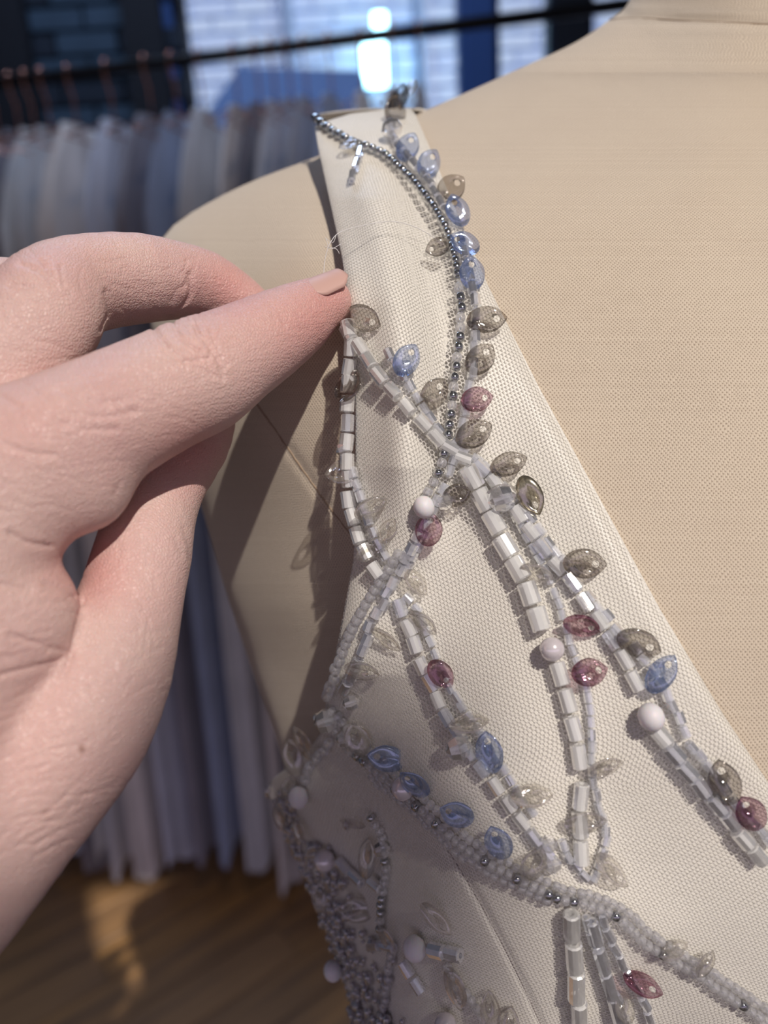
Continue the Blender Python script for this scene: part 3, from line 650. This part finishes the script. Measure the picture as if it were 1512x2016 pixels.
# x, y centre, direction of the pointed tip (deg, y up), length px, width px, kind, lean towards the viewer
SEQ = [(808,186,60,44,26,'c',1.2),(790,205,75,60,46,'g',.6),(778,232,80,64,44,'g',.5),(803,305,65,62,42,'b',.3),(843,338,62,62,44,'b',.3),(888,384,42,66,50,'g',.2),(893,430,110,68,48,'b',.3),
(909,494,150,64,48,'b',.2),(925,550,95,70,50,'b',.1),(954,640,5,80,52,'g',.1),(943,713,50,72,52,'g',.2),(936,792,10,64,48,'p',.2),(932,857,28,78,54,'g',.1),(1000,917,20,76,46,'g',.1),
(898,974,20,58,44,'g',.2),(840,1037,85,68,54,'p',.1),(796,716,58,70,50,'b',.2),(843,781,52,72,54,'g',.2),(728,634,-25,72,50,'g',.3),(702,762,60,72,54,'g',.3),(688,928,190,72,50,'c',.4),
(744,996,28,72,36,'c',.5),(772,1040,60,56,36,'c',.3),(822,1145,-52,62,34,'c',.4),(836,1224,-38,70,38,'c',.4),(766,1255,-38,72,28,'c',.7),(722,1314,-14,72,38,'c',.4),(876,1326,-50,66,44,'p',.3),
(1151,1112,-3,86,58,'g',.1),(1146,1232,-15,76,44,'p',.5),(1160,1322,12,72,54,'p',.1),(1256,1266,-22,92,56,'g',.3),(1300,1324,55,88,48,'b',.3),(1418,1530,105,92,60,'g',.2),(1468,1590,120,74,62,'p',.1),
(1045,980,-65,84,48,'x',.2),(985,975,20,66,40,'c',.6),(1060,1130,-20,70,34,'c',.6),(775,1490,170,78,50,'b',.1),(716,1446,110,72,52,'c',.3),(832,1538,140,70,52,'b',.3),(909,1594,160,70,58,'b',.1),
(985,1650,115,70,54,'b',.2),(968,1478,100,84,54,'b',.3),(1046,1560,3,84,42,'c',.5),(1146,1610,5,84,42,'c',.5),(1196,1705,-45,88,40,'c',.5),(1188,1503,18,74,34,'c',.7),(1050,1690,60,70,48,'c',.3),
(607,1452,118,74,34,'c',.6),(590,1488,105,80,40,'c',.5),(582,1545,80,50,30,'c',.7),(707,1612,165,52,18,'c',1.0),(737,1680,85,82,40,'c',.4),(716,1786,178,74,46,'c',.1),(932,1424,10,80,38,'c',.6),
(1262,1920,-25,86,34,'p',.8),(776,1846,-65,66,32,'c',.5),(872,1800,-45,86,30,'c',.6),(905,1935,-75,92,44,'c',.4),(970,1975,95,88,38,'c',.4),(1005,2000,80,80,46,'c',.4),(1225,1965,110,70,36,'c',.6),
(565,1600,100,56,34,'c',.6),(600,1625,95,60,30,'c',.8),(645,1760,100,60,34,'c',.5),(1320,1855,30,60,30,'c',.7),(860,500,200,50,36,'g',.2),(690,300,200,44,26,'c',.8),(735,1085,30,50,30,'c',.5),(1380,1880,60,60,30,'c',.6)]
for (x, y, a, L, W, kd, lean) in SEQ:
    p, n = frame_at(x, y); z = np.dot(p-CAM, fwd); ar = math.radians(a); dirc = math.cos(ar)*RT+math.sin(ar)*UP
    tv = CAM-p; tv /= np.linalg.norm(tv); nn = tv*.55+n*.45+rng.normal(0, .07, 3)+np.cross(dirc, tv)*lean*.9*random.choice((-1, 1)) - dirc*lean*.15
    nn /= np.linalg.norm(nn); w_ = W/.68/max(.35, math.cos(math.atan(lean*.9)))
    Lm = L*z/F_PX; put('sequin', LEAF[kd], m4(p+n*(.0017+.0006*random.random())+tv*.0006, dirc, nn, (Lm, min(w_, L*1.15)*z/F_PX, Lm)), **({'label': slab_names[kd]} if kd in slab_names else {}))
# dense beading that runs down the shaded side of the bodice, too fine to pick apart
vs, fs = [], []
sv, sf = [], []
for th in np.linspace(.3, math.pi-.3, 4):
    for k in range(6): sv.append((math.sin(th)*math.cos(k*TAU/6), math.sin(th)*math.sin(k*TAU/6), math.cos(th)))
for i in range(3):
    for k in range(6): sf.append((i*6+k, i*6+(k+1) % 6, (i+1)*6+(k+1) % 6, (i+1)*6+k))
sf += [(5,4,3,2,1,0), (18,19,20,21,22,23)]
sv = np.array(sv)
for i in range(380):
    t = random.random(); y = 1550+t*500; x = float(np.interp(y, [b[1] for b in BSIL], [b[0] for b in BSIL]))+abs(random.gauss(0, 26))*(1+t*.8)+3
    if 590 < x < 680 and y < 1650: continue
    p, n = frame_at(x, y); r = random.uniform(.0006, .0013); o = len(vs); vs += list(p+n*r*.8+sv*r*np.array([1, 1, random.uniform(.8, 1.6)])); fs += [tuple(o+j for j in q) for q in sf]
m_side = see_through('side_bead', (.8, .78, .82), (1, 1, 1), .12, (.45, .40, .45), .35, rough=.1)
ob('side_beading', mesh('side_beading', vs, fs, m_side), dress, kind='stuff')
# loose thread at the strap
TH = [(640,612,168),(637,560,168),(640,510,168),(652,475,168),(672,456,170),(720,443,171),(770,436,172),(815,446,174),(850,465,175),(872,482,176)]
c = catmull(TH, 8); z = np.minimum(c[:, 2]/1000, Gs(c[:, 0], c[:, 1], 'tulle')-.001); v, f = tube(P(c[:, 0], c[:, 1], z), .00009, 6); ob('loose_thread', mesh('loose_thread', v, f, m_thread), dress)
for (a, b, cc) in (((640,468),(655,478),(662,462)), ((640,486),(662,490),(668,500)), ((642,470),(650,490),(672,480))):
    c = catmull([a, b, cc], 5); v, f = tube(P(c[:, 0], c[:, 1], np.full(len(c), .169)), .00007, 5); ob('loose_thread', mesh('loose_thread', v, f, m_thread), dress)

# ---------------------------------------------------------------- hand
def cm(px, py, d): return np.array([(px-756)*d/F_PX, (py-1008)*d/F_PX, d])
H = .62
lo = np.array([-122., -66., 108.]); hi = np.array([2., 112., 198.])
nx, ny, nz_ = [int(v) for v in (hi-lo)/H]
gx = (lo[0]+np.arange(nx)*H).astype(np.float32); gyy = (lo[1]+np.arange(ny)*H).astype(np.float32); gz = (lo[2]+np.arange(nz_)*H).astype(np.float32)
def chain(pts, field=None, k=0.8, flat=1.0):
    """pts (px,py,depth_mm,r_px) -> tapered tube field, smooth along its length"""
    D = np.full((nx, ny, nz_), 50., np.float32) if field is None else field
    c = catmull([(cm(a, b, d)[0], cm(a, b, d)[1], d, r*d/F_PX) for a, b, d, r in pts], 5.0)
    for q0, q1 in zip(c[:-1], c[1:]):
        R = max(q0[3], q1[3])+9; a = np.minimum(q0[:3], q1[:3])-R; b = np.maximum(q0[:3], q1[:3])+R
        s = [slice(max(0, int((a[i]-lo[i])/H)), max(0, min((nx, ny, nz_)[i], int((b[i]-lo[i])/H)+1))) for i in range(3)]; s = tuple(s)
        if any(x.stop <= x.start for x in s): continue
        X_, Y_, Z_ = gx[s[0]][:, None, None], gyy[s[1]][None, :, None], gz[s[2]][None, None, :]
        d = (q1-q0)[:3]; L2 = float(d@d)+1e-9
        t = np.clip(((X_-q0[0])*d[0]+(Y_-q0[1])*d[1]+(Z_-q0[2])*d[2])/L2, 0, 1)
        dd = np.sqrt((X_-q0[0]-t*d[0])**2+(Y_-q0[1]-t*d[1])**2+(Z_-q0[2]-t*d[2])**2)-(q0[3]+t*(q1[3]-q0[3]))
        sub = D[s]; h = np.clip(.5+.5*(sub-dd)/k, 0, 1); D[s] = (sub*(1-h)+dd*h-k*h*(1-h)).astype(np.float32)
    return D
def smin(a, b, k):
    h = np.clip(.5+.5*(a-b)/k, 0, 1); return (a*(1-h)+b*h-k*h*(1-h)).astype(np.float32)
index = chain([(646,593,169,47),(618,607,168,57),(580,632,165,71),(520,668,160,85),(455,705,155,97),(395,740,151,112),(330,768,147,116),(240,812,142,124),(130,868,137,138),(10,925,134,155),(-130,985,132,170)])
palm = chain([(162,958,137,90),(90,980,134,92),(0,1030,132,120),(-120,1100,131,160)])
palm = smin(palm, chain([(66,1188,133,80),(35,1225,131,108),(-60,1260,130,150)]), 1.6)
palm = smin(palm, chain([(-100,980,131,170),(-110,1200,130,200),(-160,1450,130,240)]), 5)
thumb = chain([(415,835,176,48),(385,880,171,62),(330,950,163,74),(298,1020,157,84),(282,1090,152,92),(266,1150,149,96),(246,1230,145,104),(218,1325,141,117),(150,1420,138,150),(60,1500,136,180),(-60,1600,134,215),(-220,1760,133,245),(-420,1950,132,260)])
middle = chain([(500,612,185,44),(455,588,184,56),(400,562,181,66),(340,552,176,74),(270,549,170,85),(190,556,163,91),(125,575,156,98),(85,620,150,112),(30,700,147,122),(-60,800,144,138),(-160,920,140,160)])
ring = chain([(120,600,172,60),(50,600,166,82),(-10,618,160,104),(-70,690,156,125),(-160,770,150,170),(-320,930,146,230)])
hand = smin(index, palm, 4.5); hand = smin(hand, thumb, 2.2); hand = smin(hand, middle, 1.0); hand = smin(hand, ring, 1.0)
hand[0] = 5; hand[-1] = 5; hand[:, 0] = 5; hand[:, -1] = 5; hand[:, :, 0] = 5; hand[:, :, -1] = 5
def surface_nets(D):
    S_ = D < 0; nx, ny, nz = D.shape
    c = [D[i:nx-1+i, j:ny-1+j, k:nz-1+k] for i in (0, 1) for j in (0, 1) for k in (0, 1)]
    sg = [x < 0 for x in c]; n_in = sum(x.astype(np.int8) for x in sg); act = (n_in > 0) & (n_in < 8)
    ids = -np.ones(act.shape, np.int64); I = np.argwhere(act); ids[act] = np.arange(len(I))
    cv = np.stack([x[act] for x in c], 1); co = np.array([(i, j, k) for i in (0, 1) for j in (0, 1) for k in (0, 1)], float)
    acc = np.zeros((len(I), 3)); w_ = np.zeros(len(I))
    for a in range(8):
        for b in range(a+1, 8):
            if np.abs(co[a]-co[b]).sum() != 1: continue
            va, vb = cv[:, a], cv[:, b]; m = (va < 0) != (vb < 0); t = np.where(m, va/(va-vb+1e-12), 0)
            acc[m] += (co[a]+(co[b]-co[a])*t[:, None])[m]; w_[m] += 1
    V = I+acc/w_[:, None]; Fs = []
    for ax in range(3):
        a = S_[tuple(slice(0, -1) if i == ax else slice(1, -1) for i in range(3))]; b = S_[tuple(slice(1, None) if i == ax else slice(1, -1) for i in range(3))]
        for sgn, m in ((0, a & ~b), (1, ~a & b)):
            E = np.argwhere(m); E = E+np.array([0 if i == ax else 1 for i in range(3)])
            o1, o2 = [(1, 2), (2, 0), (0, 1)][ax]; u = np.zeros(3, int); v = np.zeros(3, int); u[o1] = 1; v[o2] = 1
            q = [E-u-v, E-v, E, E-u]; q = np.stack([ids[x[:, 0], x[:, 1], x[:, 2]] for x in q], 1)
            Fs.append(q if not sgn else q[:, ::-1])
    Fs = np.concatenate(Fs); return V, Fs[(Fs >= 0).all(1)]
V, Fq = surface_nets(hand); V = lo+V*H
E = np.concatenate([Fq[:, [0, 1]], Fq[:, [1, 2]], Fq[:, [2, 3]], Fq[:, [3, 0]]]); E = np.concatenate([E, E[:, ::-1]])
deg = np.bincount(E[:, 0], minlength=len(V))
for it in range(5):
    A_ = np.stack([np.bincount(E[:, 0], weights=V[E[:, 1], i], minlength=len(V)) for i in range(3)], 1)/np.maximum(deg, 1)[:, None]; V = V*.4+A_*.6
E0 = np.sort(np.concatenate([Fq[:, [0, 1]], Fq[:, [1, 2]], Fq[:, [2, 3]], Fq[:, [3, 0]]]), axis=1); key = E0[:, 0].astype(np.int64)*len(V)+E0[:, 1]
uk, inv = np.unique(key, return_inverse=True); nF, nV = len(Fq), len(V); em = nV+inv.reshape(4, nF); fc = nV+len(uk)+np.arange(nF)
V = np.concatenate([V, (V[uk//nV]+V[uk % nV])/2, V[Fq].mean(1)])
Fq = np.concatenate([np.stack([Fq[:, i], em[i], fc, em[i-1]], 1) for i in range(4)])
E = np.concatenate([Fq[:, [0, 1]], Fq[:, [1, 2]], Fq[:, [2, 3]], Fq[:, [3, 0]]]); E = np.concatenate([E, E[:, ::-1]]); deg = np.bincount(E[:, 0], minlength=len(V))
for it in range(3):
    A_ = np.stack([np.bincount(E[:, 0], weights=V[E[:, 1], i], minlength=len(V)) for i in range(3)], 1)/np.maximum(deg, 1)[:, None]; V = V*.4+A_*.6
# skin creases pressed into the knuckles and folds (pixel lines carried onto the surface)
nrm = np.zeros_like(V); fn = np.cross(V[Fq[:, 2]]-V[Fq[:, 0]], V[Fq[:, 3]]-V[Fq[:, 1]])
for i in range(4):
    for j in range(3): nrm[:, j] += np.bincount(Fq[:, i], weights=fn[:, j], minlength=len(V))
nrm /= np.linalg.norm(nrm, axis=1)[:, None]+1e-9
if ((V-V.mean(0))*nrm).sum() < 0: nrm = -nrm; Fq = Fq[:, ::-1]
vpx = 756+F_PX*V[:, 0]/V[:, 2]; vpy = 1008+F_PX*V[:, 1]/V[:, 2]; facing = nrm[:, 2] < .2
CRE = [([(300,645),(318,672),(350,700)],4,.5),([(340,632),(352,662),(392,690)],4,.45),([(385,640),(402,672),(425,700),(440,745)],4,.5),([(412,648),(430,690),(445,715)],4,.3),([(320,690),(360,712),(410,705)],4,.35),
 ([(535,598),(548,612),(560,640)],5,.25),([(372,540),(376,575),(360,605)],5,.7),([(208,575),(216,615),(200,650)],5,.8),([(40,520),(75,530),(110,560)],5,.5),([(20,560),(60,565)],5,.4),([(85,515),(100,540)],5,.4),
 ([(120,770),(180,790),(240,788)],7,.25),([(140,810),(200,820),(270,808)],7,.25),([(160,845),(230,845)],6,.2),([(236,950),(225,975)],6,.12),([(100,1075),(60,1070),(20,1050)],7,.9),
 ([(362,1040),(372,1072),(374,1100)],5,.18),([(345,1060),(358,1090)],5,.12),([(140,1290),(100,1305),(40,1320),(0,1330)],8,.5),([(165,1180),(150,1240),(140,1290),(125,1330)],7,.8),([(20,1250),(80,1270),(140,1285)],6,.4),
 ([(0,870),(50,890),(110,895)],7,.25),([(0,780),(40,800)],6,.3),([(90,1150),(130,1160),(160,1185)],6,.3),([(0,1150),(60,1160)],6,.3)]
disp = np.zeros(len(V)); rr = random.Random(5)
FAM = [((375,675),(75,60),-68,16,70,.12),((545,612),(35,45),-62,8,55,.045),((200,800),(150,60),-8,26,90,.045),((90,900),(110,60),-5,16,90,.045),((70,540),(70,50),-60,14,60,.10),((60,640),(60,60),-15,12,70,.07),
 ((370,570),(18,40),-95,5,50,.10),((290,550),(80,50),-30,12,60,.045),((60,1010),(90,50),-20,10,80,.06),((90,1170),(80,60),5,14,90,.07),((60,1290),(90,50),8,16,100,.08),((130,1500),(170,110),22,46,110,.07),((60,1620),(90,60),25,22,110,.07),
 ((280,1180),(70,110),-70,22,70,.05),((255,1330),(70,70),20,18,80,.06),((240,500),(120,30),5,10,80,.04),((470,680),(120,50),35,14,60,.04),((600,620),(50,40),30,8,45,.03)]
for (cx, cy), (sx, sy), an, n, ln, am in FAM:
    for q in range(n):
        x, y = rr.gauss(cx, sx*.6), rr.gauss(cy, sy*.6); a = math.radians(an+rr.gauss(0, 16)); L = ln*rr.uniform(.4, 1)*.5; b = rr.gauss(0, L*.18)
        CRE.append(([(x-L*math.cos(a), y+L*math.sin(a)), (x+b*math.sin(a), y+b*math.cos(a)), (x+L*math.cos(a), y-L*math.sin(a))], rr.uniform(2.6, 4.2), am*rr.uniform(.6, 1.6)))
for ln, wd_, am in CRE:
    wd_ = min(wd_, 5.0); am = min(am, .45)*(.8 if am > .2 else 1.0)
    c = catmull(ln, 14); m = facing & (vpx > c[:, 0].min()-30) & (vpx < c[:, 0].max()+30) & (vpy > c[:, 1].min()-30) & (vpy < c[:, 1].max()+30)
    if not m.any(): continue
    d = seg_dist(vpx[m], vpy[m], c); disp[m] += am*np.exp(-(d/wd_)**2)-am*.15*np.exp(-((d-3*wd_)/(2.0*wd_))**2)
disp = np.where(facing & (V[:, 2] < 172), disp, 0); V = V-nrm*disp[:, None]
flush = np.zeros(len(V))
for x, y, s, a in ((560,620,110,.35),(660,560,45,.5),(640,640,70,.45),(450,560,60,.55),(390,900,70,.6),(200,1130,70,.5),(60,840,90,.25),(400,690,60,.2),(330,840,120,.15),(40,1500,140,.25),(160,500,70,.2),(130,1110,60,.3)):
    flush += a*np.exp(-((vpx-x)**2+(vpy-y)**2)/s**2)
flush = np.clip(flush, 0, .8); mole = np.exp(-(((vpx-161)/6)**2+((vpy-1474)/7)**2))*.9+.3*np.exp(-(((vpx-88)/8)**2+((vpy-1598)/8)**2))
W3 = CAM+(V[:, :1]*RT-V[:, 1:2]*UP+V[:, 2:]*fwd)/1000
me = bpy.data.meshes.new('hand'); me.vertices.add(len(W3)); me.vertices.foreach_set('co', W3.astype(np.float32).ravel())
me.loops.add(Fq.size); me.loops.foreach_set('vertex_index', np.ascontiguousarray(Fq).ravel().astype(np.int32)); me.polygons.add(len(Fq)); me.polygons.foreach_set('loop_start', (np.arange(len(Fq))*4).astype(np.int32))
me.update(calc_edges=True); me.polygons.foreach_set('use_smooth', [True]*len(Fq)); me.materials.append(m_skin)
for nm, arr in (('flush', flush), ('mole', mole)):
    at = me.attributes.new(nm, 'FLOAT', 'POINT'); at.data.foreach_set('value', arr.astype(np.float32))
me.validate()
# flip if inward
me.update(); 
person = ob('person', me, None, label='bare left hand and wrist pinching the ivory strap between index finger and thumb', category='person')
# nail of the index finger
ax0, ax1 = cm(575, 632, 165), cm(662, 585, 169.5); axd = (ax1-ax0); Ln = np.linalg.norm(axd); axd /= Ln
upv = np.array([0.0, -1.0, -.42]); upv -= axd*(upv@axd); upv /= np.linalg.norm(upv); sdv = np.cross(axd, upv)
R_, C_ = 14, 15; G = np.zeros((R_, C_, 3))
for i in range(R_):
    s = i/(R_-1); along = ax1-axd*8.0+axd*s*10.6; rad = 6.35-1.25*s
    hwid = (math.radians(58))*math.sqrt(max(0, 1-(max(0, .35-s)/.36)**2))*(1-.35*max(0, s-.8)/.2)
    for j in range(C_):
        a = (j/(C_-1)*2-1)*hwid; G[i, j] = along+rad*(math.cos(a)*upv+math.sin(a)*sdv)-upv*.1
G = CAM+(G[..., :1]*RT-G[..., 1:2]*UP+G[..., 2:]*fwd)/1000
m_nail = simple('fingernail', (.60, .375, .325), .5)
nl = ob('fingernail', grid_mesh('fingernail', G, m_nail), person); md = nl.modifiers.new('t', 'SOLIDIFY'); md.thickness = .0004
print('spacing', total*.7/19, cnt, 'hand verts', len(V), 'facade bricks', nb)
